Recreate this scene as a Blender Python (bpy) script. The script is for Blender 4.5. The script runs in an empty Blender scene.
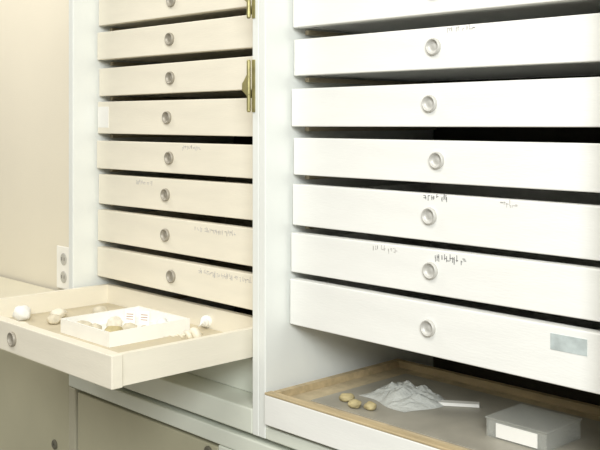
import bpy, bmesh, math, random
from mathutils import Vector, Matrix, noise
random.seed(4)
PI = math.pi
EYE = 1.45                      # camera height; heights below are given from it
sc = bpy.context.scene
col = sc.collection

# ------------------------------------------------------------------ materials
def mat(name, color, rough=.5, var=.03, scale=14, bump=.02, bscale=120, metal=0, grain=None, spec=.5):
    m = bpy.data.materials.new(name); m.use_nodes = True
    n = m.node_tree.nodes; l = m.node_tree.links
    b = n['Principled BSDF']
    b.inputs['Roughness'].default_value = rough
    b.inputs['Metallic'].default_value = metal
    b.inputs['Specular IOR Level'].default_value = spec
    tc = n.new('ShaderNodeTexCoord')
    mp = n.new('ShaderNodeMapping')
    if grain: mp.inputs['Scale'].default_value = grain
    l.new(tc.outputs['Object'], mp.inputs['Vector'])
    nz = n.new('ShaderNodeTexNoise'); nz.inputs['Scale'].default_value = scale; nz.inputs['Detail'].default_value = 5
    l.new(mp.outputs['Vector'], nz.inputs['Vector'])
    cr = n.new('ShaderNodeValToRGB')
    cr.color_ramp.elements[0].position = .3; cr.color_ramp.elements[1].position = .7
    cr.color_ramp.elements[0].color = (*[max(0, c*(1-var*1.6)) for c in color], 1)
    cr.color_ramp.elements[1].color = (*[min(1, c*(1+var)) for c in color], 1)
    l.new(nz.outputs['Fac'], cr.inputs['Fac'])
    l.new(cr.outputs['Color'], b.inputs['Base Color'])
    nb = n.new('ShaderNodeTexNoise'); nb.inputs['Scale'].default_value = bscale
    l.new(mp.outputs['Vector'], nb.inputs['Vector'])
    bp = n.new('ShaderNodeBump'); bp.inputs['Strength'].default_value = bump*5; bp.inputs['Distance'].default_value = .002
    l.new(nb.outputs['Fac'], bp.inputs['Height']); l.new(bp.outputs['Normal'], b.inputs['Normal'])
    return m

def clear(name, color, rough=.08, alpha=.35):
    m = bpy.data.materials.new(name); m.use_nodes = True
    n = m.node_tree.nodes; l = m.node_tree.links
    b = n['Principled BSDF']
    b.inputs['Base Color'].default_value = (*color, 1)
    b.inputs['Roughness'].default_value = rough
    tr = n.new('ShaderNodeBsdfTransparent'); mx = n.new('ShaderNodeMixShader')
    nz = n.new('ShaderNodeTexNoise'); nz.inputs['Scale'].default_value = 30
    mr = n.new('ShaderNodeMapRange')
    mr.inputs['To Min'].default_value = alpha*.75; mr.inputs['To Max'].default_value = alpha*1.25
    l.new(nz.outputs['Fac'], mr.inputs['Value']); l.new(mr.outputs['Result'], mx.inputs['Fac'])
    l.new(tr.outputs['BSDF'], mx.inputs[1]); l.new(b.outputs['BSDF'], mx.inputs[2])
    l.new(mx.outputs['Shader'], n['Material Output'].inputs['Surface'])
    return m

M = {
 'wall':   mat('cream wall paint', (.80,.75,.62), .8, .02, 3, .03, 200),
 'carcass':mat('white cabinet paint', (.80,.82,.78), .45, .015, 8),
 'cream':  mat('cream drawer paint', (.84,.79,.66), .5, .04, 6, .02, 90, grain=(1,1,5)),
 'white':  mat('white drawer paint', (.87,.87,.83), .5, .03, 6, .02, 90, grain=(1,1,5)),
 'inside': mat('bare drawer wood', (.50,.43,.30), .7, .08, 10, .03, 80, grain=(6,1,6)),
 'grey':   mat('grey green base paint', (.46,.44,.31), .5, .04, 7),
 'stile':  mat('grey tan frame paint', (.47,.45,.34), .5, .03, 7),
 'top':    mat('cream worktop', (.76,.72,.58), .5, .03, 7),
 'rail':   mat('pale grey rail paint', (.72,.75,.66), .5, .03, 7),
 'cavity_shade':   mat('board with painted cavity shade', (.07,.06,.045), .8, .1, 10),  # shade inside the cabinets put into the colour; the boards' own colour is unknown
 'lock':   mat('tarnished lock metal', (.17,.16,.12), .5, .1, 40, metal=.3),
 'pull':   mat('dull ring pull metal', (.36,.33,.27), .45, .08, 40, metal=.2),
 'liner':  mat('tan paper liner', (.62,.55,.40), .8, .06, 20),
 'tan':    mat('tan wood', (.52,.41,.24), .55, .14, 9, .04, 60, grain=(1.2,9,9)),
 'cork':   mat('brown board lining', (.54,.45,.29), .8, .14, 40, .08, 150),
 'sheet':  mat('grey brown sheet', (.37,.35,.29), .45, .1, 18),
 'metal':  mat('dull steel', (.58,.57,.53), .45, .05, 30, metal=.2),
 'dark':   mat('dark slot', (.03,.03,.028), .7),
 'brass':  mat('aged brass', (.40,.36,.16), .42, .18, 60, metal=.6),
 'pencil': mat('pencil graphite', (.22,.22,.22), .7),
 'faint':  mat('faded pencil', (.55,.53,.50), .7),
 'bluegrey': mat('blue grey tape', (.50,.56,.55), .6, .15, 60),
 'card':   mat('white card', (.90,.89,.84), .6),
 'pink':   mat('pinkish brown print', (.42,.26,.22), .7),
 'shell':  mat('pale shell', (.82,.77,.64), .45, .12, 40, .06),
 'stone':  mat('sandy stone', (.68,.62,.48), .8, .14, 50, .12),
 'ochre':  mat('ochre specimen', (.50,.42,.22), .7, .2, 60, .1),
 'bone':   mat('chalk white', (.88,.88,.85), .6, .06, 40, .06),
 'plastic':clear('clear plastic', (.60,.61,.56), .15, .36),
 'film':   clear('cloudy film', (.72,.74,.70), .25, .55),
 'floor':  mat('grey floor', (.34,.31,.26), .5, .08, 5),
}

# ------------------------------------------------------------------ geometry
def box(bm, x0, x1, y0, y1, z0, z1, bev=0):
    vs = [bm.verts.new((x, y, z)) for x in (x0, x1) for y in (y0, y1) for z in (z0, z1)]
    q = [(0,1,3,2),(4,6,7,5),(0,4,5,1),(2,3,7,6),(0,2,6,4),(1,5,7,3)]
    fs = [bm.faces.new([vs[i] for i in f]) for f in q]
    if bev:
        es = list({e for f in fs for e in f.edges})
        bmesh.ops.bevel(bm, geom=es, offset=bev, segments=2, profile=.5, affect='EDGES')

def lathe(bm, prof, mtx, seg=24):
    rings = []
    for r, h in prof:
        if r == 0: rings.append([bm.verts.new(mtx @ Vector((0,0,h)))])
        else: rings.append([bm.verts.new(mtx @ Vector((r*math.cos(2*PI*i/seg), r*math.sin(2*PI*i/seg), h))) for i in range(seg)])
    for a, b in zip(rings, rings[1:]):
        for i in range(seg):
            j = (i+1) % seg
            if len(a) == 1 and len(b) == 1: continue
            if len(a) == 1: bm.faces.new((a[0], b[i], b[j]))
            elif len(b) == 1: bm.faces.new((a[i], b[0], a[j]))
            else: bm.faces.new((a[i], b[i], b[j], a[j]))

def obj(name, bm, m, parent=None, loc=(0,0,0), smooth=False):
    bmesh.ops.recalc_face_normals(bm, faces=bm.faces[:])
    me = bpy.data.meshes.new(name); bm.to_mesh(me); bm.free()
    me.materials.append(m)
    if smooth:
        for p in me.polygons: p.use_smooth = True
    o = bpy.data.objects.new(name, me); col.objects.link(o)
    o.location = loc
    if parent: o.parent = parent
    return o

def tag(o, label, cat, group=None):
    o['label'] = label; o['category'] = cat
    if group: o['group'] = group
    return o

def empty(name, loc, label, cat, group=None):
    o = bpy.data.objects.new(name, None); col.objects.link(o); o.location = loc
    return tag(o, label, cat, group)

def panel(name, m, parent, *b, bev=.001):
    bm = bmesh.new(); ox, oy, oz = parent.location if parent else (0,0,0)
    box(bm, b[0]-ox, b[1]-ox, b[2]-oy, b[3]-oy, b[4]-oz, b[5]-oz, bev)
    return obj(name, bm, m, parent)

def struct(name, m, *b):
    bm = bmesh.new(); box(bm, *b); o = obj(name, bm, m); o['kind'] = 'structure'; return o

# ------------------------------------------------------------------ setting
struct('floor', M['floor'], -3.2, 2.2, -3.0, .45, -.05, 0)
struct('wall_back', M['wall'], -3.2, 2.2, .35, .45, 0, 2.7)

F = -.048                       # front plane of the cabinet frames; drawer faces sit 48 mm behind it
BK = .34
def Z(d): return EYE + d

# ------------------------------------------------------------------ base cabinet
base = empty('base_cabinet', (-1.0, .2, 0), 'grey-green low cupboard unit under the two white drawer cabinets', 'cupboard')
XL, XR = -2.80, -.457
top = Z(-.4475)
panel('carcass', M['grey'], base, -1.5475, XR, F+.03, BK, .09, top-.008)
panel('carcass', M['grey'], base, XL, -1.5485, F+.03, BK, .09, Z(-.478))
panel('apron', M['cavity_shade'], base, XL, -1.5485, F+.12, BK, Z(-.4775), top-.008)  # recessed board, the shade under the worktop put into its colour
panel('plinth', M['grey'], base, XL, XR, F+.06, BK-.02, 0.0, .088)
panel('worktop', M['top'], base, XL, XR, F+.045, BK, top-.007, top)
panel('top_rail', M['rail'], base, -1.5465, XR, F, F+.029, Z(-.480), top-.008, bev=.002)
DOORS = [(-2.38, -1.985, .04, -.502), (-1.955, -1.548, .052, -.600), (-1.522, -1.115, .024, -.4985), (-1.070, -.505, .022, -.502)]
for a, b in [(XL, -2.382), (-1.983, -1.957), (-1.546, -1.524), (-1.113, -1.072), (-.503, XR)]:
    panel('stile', M['stile' if a < -1.2 else 'rail'], base, a, b, F, F+.029, .09, Z(-.481), bev=.002)
for a, b, lx, lz in DOORS:
    d = panel('door', M['grey'], base, a+.002, b-.002, F+.003, F+.028, .095, Z(-.486 if a > -1.6 else -.459), bev=.002)
    bm = bmesh.new(); ox, oy, oz = base.location
    mtx = Matrix.Translation((b-lx-ox, F+.003-oy, Z(lz)-oz)) @ Matrix.Rotation(PI/2, 4, 'X')
    lathe(bm, [(0,-.004),(.008,-.004),(.009,0),(.009,.002),(.007,.0035),(.0025,.0035),(.0025,.001),(0,.001)], mtx)
    k = obj('lock', bm, M['lock'], d, smooth=False)

# ------------------------------------------------------------------ drawers
def knob_bm(y):
    bm = bmesh.new()
    mtx = Matrix.Translation((0, y, 0)) @ Matrix.Rotation(PI/2, 4, 'X')
    lathe(bm, [(0,-.002),(.0105,-.002),(.0108,.0015),(.0102,.0045),(.0092,.005),(.0084,.0042),(.0076,.0012),(.0045,.0004),(.0032,.001),(0,.0016)], mtx, 28)
    return bm

def drawer(cab, x0, x1, z0, z1, y, m, depth=.31, kx=0, kz=0, roll=0, m_in=None, floor_up=.008, side_drop=.010):
    """one pull-out drawer: front, two sides, back and bottom; origin at the middle of its front face"""
    ox, oy, oz = cab.location
    cx, cz = (x0+x1)/2, (z0+z1)/2
    w, h = (x1-x0)/2, (z1-z0)/2
    bm = bmesh.new()
    box(bm, -w, w, 0, .017, -h, h, .0013)
    box(bm, -w+.004, -w+.014, .017, depth, -h+.001, h-side_drop)
    box(bm, w-.014, w-.004, .017, depth, -h+.001, h-side_drop)
    box(bm, -w+.014, w-.014, depth-.010, depth, -h+.001, h-side_drop)
    box(bm, -w+.014, w-.014, .017, depth-.010, -h+floor_up-.006, -h+floor_up)
    d = obj('drawer', bm, m, cab, (cx-ox, y-oy, cz-oz))
    d.rotation_euler = (0, roll, 0)
    k = obj('knob', knob_bm(0), M['pull' if m is M['cream'] else 'metal'], d, (kx, 0, kz), smooth=True)
    return d

def note(d, x, z, w, h, m, seed, name='pencil_note'):
    """a line of small illegible handwriting on a drawer front"""
    r = random.Random(seed); bm = bmesh.new(); u = x
    while u < x+w:
        s = r.uniform(.0022, .0045)
        for k in range(2):
            a0 = u + r.uniform(0, s*.5); zz = z + r.uniform(-h*.3, h*.3)
            hh = h*r.uniform(.35, .95)
            if r.random() < .55: box(bm, a0, a0+.0009, -.0003, .0004, zz-hh/2, zz+hh/2)
            else: box(bm, a0, a0+s*.9, -.0003, .0004, zz-.0004, zz+.0006)
        u += s*1.05 + (.004 if r.random() < .2 else 0)
    return obj(name, bm, m, d)

# ---- left cabinet
LX0, LX1 = -1.531, -1.035
cl = empty('drawer_cabinet', (-1.29, .2, Z(-.447)), 'white cabinet left of the narrow white post with a stack of cream drawers', 'cabinet')
TOP = Z(.365)
panel('side_panel', M['carcass'], cl, -1.546, LX0, F, BK, Z(-.447), TOP, bev=.0015)
panel('side_panel', M['carcass'], cl, LX1, -1.0213, F, BK, Z(-.447), TOP, bev=.0015)
panel('top_panel', M['carcass'], cl, LX0+.0004, LX1-.0004, F, BK, TOP-.028, TOP)
panel('bottom_panel', M['rail'], cl, LX0+.0004, LX1-.0004, F, BK-.012, Z(-.447), Z(-.411), bev=.002)
panel('back_panel', M['cavity_shade'], cl, LX0+.0004, LX1-.0004, BK-.011, BK, Z(-.410), TOP-.0285)
GL = [.302, .236, .1695, .106, .0425, -.028, -.090, -.155, -.2235, -.290, -.3525, -.412]
HL = [.014, .014, .013, .014, .012, .013, .010, .012, .012, .014, .012, .004]
ldr = []
panel('apron', M['rail'], cl, LX0+.001, LX1-.001, .004, .020, Z(-.4105), Z(-.3585))
for i in range(len(GL)-2):
    z1 = GL[i]-HL[i]/2; z0 = GL[i+1]+HL[i+1]/2
    if i == 9: z0 = -.3405
    y = [0, .002, -.001, .003, 0, -.002, .002, 0, -.001, -.278, .004][i]
    kx = [0, .008, .008, .004, -.001, .008, -.008, -.006, .012, 0, 0][i]
    roll = [0, .003, .004, -.004, .002, .001, -.003, .002, .003, 0, 0][i]
    d = drawer(cl, LX0+.006, LX1-.006, Z(z0), Z(z1), y, M['cream'], depth=.30, side_drop=.010 if i != 9 else .0015, kx=kx-.023, roll=roll)
    # runners the drawer slides on
    for a, b in ((LX0+.0004, LX0+.0085), (LX1-.0085, LX1-.0004)):
        panel('runner', M['inside'], cl, a, b, .03, BK-.012, Z(z0)-.0075, Z(z0)-.0012, bev=0)
    ldr.append(d)
_w = (LX1-LX0)/2-.021; bm = bmesh.new(); box(bm, -_w, _w, .018, .289, -.0135, -.0127)
obj('lining', bm, M['liner'], ldr[9])['label'] = 'pale tan paper lining'
ldr[9]['label'] = 'drawer pulled far out with a tray and pale specimens in it'
note(ldr[7], .05, .017, .10, .008, M['faint'], 1)
note(ldr[8], .06, .017, .13, .009, M['faint'], 2)
note(ldr[5], .02, .018, .05, .007, M['faint'], 3)
note(ldr[6], -.12, .018, .05, .007, M['faint'], 8)
# white patch at the left of the fifth drawer and frame
bm = bmesh.new(); box(bm, -.240, -.205, -.0005, .0003, -.018, .020); s = obj('white_patch', bm, M['card'], ldr[4]); s['label'] = 'white rectangular patch'

def hinge(z0, z1):
    bm = bmesh.new(); ox, oy, oz = cl.location
    zc = (z0+z1)/2
    mtx = Matrix.Translation((LX1-.003-ox, F-.004-oy, z0-oz)); h = z1-z0
    lathe(bm, [(0,0),(.002,0),(.003,.002),(.003,h*.33),(.0024,h*.335),(.003,h*.34),(.003,h*.66),(.0024,h*.665),(.003,h*.67),(.003,h-.002),(.002,h),(0,h)], mtx, 14)
    box(bm, LX1-ox+.0005, LX1-ox+.007, F-oy-.0015, F-oy-.0001, z0-oz, z1-oz, .0004)
    # tapering strap that reaches out over the drawers
    pts = [(0,-.016),(0,.020),(-.009,.008),(-.013,.004),(-.013,-.006),(-.009,-.009)]
    lo = [bm.verts.new((LX1-.005-ox+x, F-oy-.004, zc-oz+z)) for x, z in pts]
    hi = [bm.verts.new((LX1-.005-ox+x, F-oy-.0022, zc-oz+z)) for x, z in pts]
    bm.faces.new(lo); bm.faces.new(hi[::-1])
    for i in range(6): bm.faces.new((lo[i], hi[i], hi[(i+1) % 6], lo[(i+1) % 6]))
    h_ = obj('hinge', bm, M['brass'], cl); h_['label'] = 'brass hinge on the post'
hinge(Z(.014), Z(.089))
hinge(Z(.148), Z(.223))

# socket on the wall over the low cupboard
br = empty('wall_outlet', (-2.250, .35, Z(-.385)), 'white wall outlet plate with two sockets beside the left cabinet', 'outlet')
bm = bmesh.new(); box(bm, -.038, .038, -.006, -.0002, -.056, .056, .002); obj('plate', bm, M['card'], br)
for z in (.0235, -.0235):
    bm = bmesh.new()
    mtx = Matrix.Translation((0, -.006, z)) @ Matrix.Rotation(PI/2, 4, 'X')
    lathe(bm, [(0,0),(.016,0),(.016,.001),(.014,.0022),(0,.0022)], mtx, 24)
    o = obj('socket', bm, M['metal'], br)
    for x in (-.006, .006):
        bm = bmesh.new(); box(bm, x-.001, x+.001, -.0086, -.0080, z-.004, z+.005); obj('slot', bm, M['dark'], o)

# ---- right cabinet
RX0, RX1 = -1.007, -.485
cr_ = empty('drawer_cabinet', (-.745, .2, Z(-.447)), 'white cabinet of bright white drawers, right of the narrow white post', 'cabinet')
panel('side_panel', M['carcass'], cr_, -1.0207, RX0, F, BK, Z(-.447), TOP, bev=.0015)
panel('side_panel', M['carcass'], cr_, RX1, -.457, F, BK, Z(-.447), TOP, bev=.0015)
panel('top_panel', M['carcass'], cr_, RX0+.0004, RX1-.0004, F, BK, TOP-.028, TOP)
panel('bottom_panel', M['rail'], cr_, RX0+.0004, RX1-.0004, F, BK-.012, Z(-.447), Z(-.430), bev=.002)
panel('back_panel', M['cavity_shade'], cr_, RX0+.0004, RX1-.0004, BK-.011, BK, Z(-.429), TOP-.0285)
GR = [.268, .198, .1265, .057, -.0145, -.083, -.1535, -.220, -.2955]
HR = [.016, .017, .017, .018, .017, .014, .010, .011, .010]
rdr = []
for i in range(len(GR)-1):
    z1 = GR[i]-HR[i]/2; z0 = GR[i+1]+HR[i+1]/2
    y = [0, 0, .002, -.003, .001, -.001, -.004, -.006][i]
    kx = [0, 0, 0, -.002, .006, -.004, 0, -.002][i]
    roll = [0, .002, .002, -.002, .001, .003, -.002, .003][i]
    d = drawer(cr_, RX0+.006, RX1-.006, Z(z0), Z(z1), y, M['white'], kx=kx, kz=.002, roll=roll)
    for a, b in ((RX0+.0004, RX0+.0085), (RX1-.0085, RX1-.0004)):
        panel('runner', M['inside'], cr_, a, b, .03, BK-.012, Z(z0)-.0075, Z(z0)-.0012, bev=0)
    rdr.append(d)
note(rdr[5], -.016, .026, .036, .007, M['pencil'], 5)
note(rdr[5], .10, .024, .022, .008, M['faint'], 15)
note(rdr[6], -.098, .021, .045, .008, M['faint'], 6)
note(rdr[6], .006, .019, .045, .009, M['pencil'], 7)
note(rdr[2], .02, .022, .04, .006, M['faint'], 9)
bm = bmesh.new(); box(bm, .170, .215, -.0006, .0003, .006, .024); s = obj('tape', bm, M['bluegrey'], rdr[7]); s['label'] = 'blue-grey tape label'

# the open lined drawer at the bottom of the right cabinet
ox, oy, oz = cr_.location
x0, x1 = -1.000, -.492
bm = bmesh.new(); w = (x1-x0)/2; h = .0225
box(bm, -w, w, 0, .014, -h, h-.0035, .0013)
d = obj('drawer', bm, M['white'], cr_, ((x0+x1)/2-ox, -.056-oy, Z(-.4005)-oz)); d['label'] = 'open drawer with a white front and tan wood inside'
bm = bmesh.new()
box(bm, -w, w, 0, .014, h-.0034, h, .001)
box(bm, -w+.004, -w+.014, .0145, .281, -h+.002, h)
box(bm, w-.014, w-.004, .0145, .281, -h+.002, h)
box(bm, -w+.0142, w-.0142, .271, .281, -h+.002, h)
e = obj('wooden_rim', bm, M['tan'], d); e['label'] = 'tan bare wood rim and sides'
bm = bmesh.new(); box(bm, -w+.0145, w-.0145, .0145, .2705, -h+.002, h-.010)
e = obj('lining', bm, M['cork'], d); e['label'] = 'brown board lining'
obj('knob', knob_bm(0), M['metal'], d, (0, 0, -.009), smooth=True)
for a, b in ((RX0+.0004, RX0+.0125), (RX1-.0125, RX1-.0004)):
    panel('runner', M['inside'], cr_, a, b, .0, BK-.012, Z(-.4295), Z(-.4215), bev=0)

# ------------------------------------------------------------------ things in the lined drawer
LZ = Z(-.388)
def flat(name, m, x, y, z, sx, sy, sz, rz, label, cat, group=None, bev=.0004):
    bm = bmesh.new(); box(bm, -sx/2, sx/2, -sy/2, sy/2, 0, sz, bev)
    o = obj(name, bm, m, None, (x, y, z)); o.rotation_euler = (0, 0, rz); tag(o, label, cat, group); return o
flat('paper_sheet', M['sheet'], -.745, .088, LZ+.0002, .41, .205, .0012, .0,
     'grey-brown sheet lying on the lining of the open brown drawer', 'sheet')
SZ = LZ+.0016

def tray(name, m, x, y, z, sx, sy, h, t, rz, label, cat):
    bm = bmesh.new()
    box(bm, -sx/2, sx/2, -sy/2, sy/2, 0, t)
    box(bm, -sx/2, -sx/2+t, -sy/2, sy/2, t, h); box(bm, sx/2-t, sx/2, -sy/2, sy/2, t, h)
    box(bm, -sx/2+t, sx/2-t, -sy/2, -sy/2+t, t, h); box(bm, -sx/2+t, sx/2-t, sy/2-t, sy/2, t, h)
    o = obj(name, bm, m, None, (x, y, z)); o.rotation_euler = (0, 0, rz); return tag(o, label, cat)

def lump(name, m, x, y, z, rx, ry, rz_, seed, label, cat, group=None, rough=.25):
    bm = bmesh.new(); bmesh.ops.create_icosphere(bm, subdivisions=3, radius=1)
    for v in bm.verts:
        k = 1 + rough*noise.noise(v.co*1.7 + Vector((seed*3.1, seed*1.7, seed)))
        v.co *= k; v.co.z = max(v.co.z, -.82)
    zmin = min(v.co.z for v in bm.verts)
    for v in bm.verts: v.co = Vector((v.co.x*rx, v.co.y*ry, (v.co.z-zmin)*rz_))
    o = obj(name, bm, m, None, (x, y, z), smooth=True); o.rotation_euler = (0, 0, seed*1.3)
    return tag(o, label, cat, group)

def whelk(name, m, x, y, z, L, r, rz, label, cat):
    """a small spired shell lying on its side"""
    bm = bmesh.new(); N, S = 70, 10; rings = []
    for i in range(N+1):
        t = i/N; a = t*2*PI*4.2
        rr = r*(.06+.94*t**1.4); R = rr*.42
        c = Vector((R*math.cos(a), R*math.sin(a), L*(t**.85)))
        u = Vector((math.cos(a), math.sin(a), 0))
        rings.append([bm.verts.new(c + u*rr*.62*math.cos(2*PI*k/S) + Vector((0,0,1))*rr*.62*math.sin(2*PI*k/S)) for k in range(S)])
    for p, q in zip(rings, rings[1:]):
        for k in range(S): bm.faces.new((p[k], q[k], q[(k+1) % S], p[(k+1) % S]))
    bm.faces.new(rings[0]); bm.faces.new(rings[-1][::-1])
    bmesh.ops.rotate(bm, verts=bm.verts[:], cent=(0,0,0), matrix=Matrix.Rotation(PI/2, 3, 'Y'))
    zm = min(v.co.z for v in bm.verts)
    for v in bm.verts: v.co.z -= zm
    o = obj(name, bm, m, None, (x, y, z), smooth=True); o.rotation_euler = (0, 0, rz)
    return tag(o, label, cat)

# crumpled clear bag with pale bits
def bag(x, y, z, sx, sy, h, rz, label):
    bm = bmesh.new(); n1, n2 = 26, 20; g = []
    for i in range(n1+1):
        row = []
        for j in range(n2+1):
            u, v = i/n1*2-1, j/n2*2-1
            dome = max(0, (1-abs(u)**2.6)*(1-abs(v)**2.6))
            hh = h*dome*(.55+.75*abs(noise.noise(Vector((u*2.3+5, v*2.1, 2.2))))+.35*abs(noise.noise(Vector((u*6, v*6, 7.)))))
            row.append(bm.verts.new((u*sx/2*(1+.08*math.sin(3*v+1)), v*sy/2*(1+.08*math.sin(4*u)), hh+.0006)))
        g.append(row)
    for i in range(n1):
        for j in range(n2): bm.faces.new((g[i][j], g[i+1][j], g[i+1][j+1], g[i][j+1]))
    r = bmesh.ops.extrude_face_region(bm, geom=bm.faces[:])
    for e_ in r['geom']:
        if isinstance(e_, bmesh.types.BMVert): e_.co.z = max(.0001, e_.co.z-.0005)
    o = obj('plastic_bag', bm, M['film'], None, (x, y, z)); o.rotation_euler = (0, 0, rz)
    return tag(o, label, 'bag')
bag(-.862, .085, SZ, .105, .085, .020, -.2, 'crumpled clear bag lying in the middle of the open brown drawer')
flat('label_strip', M['card'], -.800, .108, SZ+.0002, .075, .013, .0045, .62,
     'white strip beside the clear bag in the open brown drawer', 'strip')
for k, (x, y, a, b_) in enumerate([(-.911, .018, .011, .008), (-.884, .005, .010, .009), (-.862, .012, .008, .008)]):
    lump('stone', M['ochre'], x, y, SZ, a, b_, .006, k+3,
         ['small ochre stone left of the clear bag, farthest from the drawer front middle',
          'small ochre stone in front of the clear bag, middle of three',
          'small ochre stone in front of the clear bag, nearest the drawer knob'][k], 'stone', 'ochre stones by the clear bag')
t = tray('specimen_box', M['plastic'], -.650, .075, SZ, .085, .075, .022, .002, 0,
     'clear plastic box with a white label at the right of the open brown drawer', 'box')
bm = bmesh.new(); box(bm, -.028, .030, -.0388, -.0378, .002, .019); e = obj('label_card', bm, M['card'], t); e['label'] = 'white label'
bm = bmesh.new(); box(bm, -.044, .044, -.039, .039, .0223, .0238, .0004); e = obj('lid', bm, M['plastic'], t)

# ------------------------------------------------------------------ things in the pulled-out cream drawer
DZ = ldr[9].location.z + cl.location.z - .0125
CT = tray('specimen_tray', M['card'], -1.277, -.103, DZ, .141, .147, .022, .003, 0,
     'square white card tray in the pulled-out cream drawer', 'tray')
TZ = DZ+.0032
for k, (x, y) in enumerate([(-1.318, -.068), (-1.296, -.055)]):
    bm = bmesh.new(); box(bm, -.009, .009, 0, .0012, 0, .021)
    o = obj('label_card', bm, M['card'], None, (x, y, TZ)); o.rotation_euler = (-.12, 0, .5)
    tag(o, ['upright label card in the white tray, farther from the white post', 'upright label card in the white tray, nearer the white post'][k], 'label', 'label cards in the white tray')
    bm = bmesh.new()
    for q in range(3): box(bm, -.006, .006, -.0004, 0, .006+q*.004, .0072+q*.004)
    obj('print', bm, M['pink'], o)
S = [(-1.325,-.150,.014,.011,.008,'stone','sandy stone in the white tray at the left front corner','stone'),
     (-1.292,-.148,.012,.010,.008,'stone','sandy stone in the white tray along its front edge','stone'),
     (-1.252,-.140,.015,.011,.009,'ochre','brownish stone in the white tray, nearest corner to the viewer','stone'),
     (-1.262,-.105,.012,.012,.008,'stone','sandy stone in the centre of the white tray','stone'),
     (-1.228,-.100,.012,.009,.008,'stone','sandy stone in the white tray along its right edge','stone'),
     (-1.300,-.108,.013,.010,.010,'shell','cream pebble in the white tray, left of its centre','pebble'),
     (-1.238,-.060,.011,.010,.010,'bone','white pebble in the white tray at its far right corner','pebble')]
for k, (x, y, a, b_, c, m, lab, cat) in enumerate(S):
    lump(cat, M[m], x, y, TZ, a, b_, c, k+1, lab, cat, 'specimens in the white tray')
whelk('shell', M['bone'], -1.187, -.028, DZ, .05, .012, 2.2, 'white spired shell between the tray and the right side of the drawer', 'shell')
whelk('shell', M['shell'], -1.165, -.110, DZ, .055, .013, 1.2, 'cream spired shell near the right side of the pulled-out drawer', 'shell')
R = [(-1.478,-.175,.015,.014,.013,'bone','round white pebble alone in the left half of the pulled-out drawer','pebble'),
     (-1.440,-.215,.016,.012,.008,'stone','sandy stone just behind the pulled-out drawer front','stone'),
     (-1.455,-.120,.014,.012,.008,'shell','cream pebble behind the round white pebble','pebble'),
     (-1.415,-.150,.014,.011,.008,'stone','sandy stone between the round white pebble and the white tray','stone'),
     (-1.400,-.215,.013,.010,.008,'shell','cream pebble near the drawer front, left of the white tray','pebble'),
     (-1.420,-.060,.015,.012,.009,'stone','sandy stone deepest in the pulled-out drawer, left of the tray','stone')]
for k, (x, y, a, b_, c, m, lab, cat) in enumerate(R):
    lump(cat, M[m], x, y, DZ, a, b_, c, k+11, lab, cat, 'loose specimens in the pulled-out drawer')

# ------------------------------------------------------------------ light
def area(name, loc, target, size, power, color):
    l = bpy.data.lights.new(name, 'AREA'); l.shape = 'RECTANGLE'; l.size, l.size_y = size; l.energy = power; l.color = color
    o = bpy.data.objects.new(name, l); col.objects.link(o); o.location = loc
    o.rotation_euler = (Vector(target)-Vector(loc)).to_track_quat('-Z', 'Y').to_euler(); return o
area('ceiling_lamp_and_fill', (-.6, -1.1, 2.65), (-.8, 0, 1.3), (1.0, .6), 11, (1, .97, .91))
area('ceiling_lamp_and_fill', (-2.6, -.55, 2.65), (-2.5, .3, 1.5), (1.0, .4), 12.5, (1, .96, .90))  # unseen fill light, added to brighten the back wall
area('window_light', (.9, -1.65, 2.25), (-.9, 0, 1.15), (.9, .7), 43, (.96, .99, 1))
w = bpy.data.worlds.new('room'); sc.world = w; w.use_nodes = True
bg = w.node_tree.nodes['Background']; bg.inputs['Color'].default_value = (1, .95, .82, 1); bg.inputs['Strength'].default_value = .26

# ------------------------------------------------------------------ camera
c = bpy.data.cameras.new('camera'); cam = bpy.data.objects.new('camera', c); col.objects.link(cam)
cam.location = (0, -.94, EYE)
fwd = Vector((-.724, .690, 0))
cam.rotation_euler = fwd.to_track_quat('-Z', 'Y').to_euler()
c.sensor_width = 36; c.lens = 57.24; c.shift_y = -(225-122)/600; c.clip_start = .02
sc.camera = cam
vs = sc.view_settings
vs.view_transform = 'Standard'; vs.look = 'None'; vs.gamma = 1; vs.use_curve_mapping = False
vs.exposure = .35
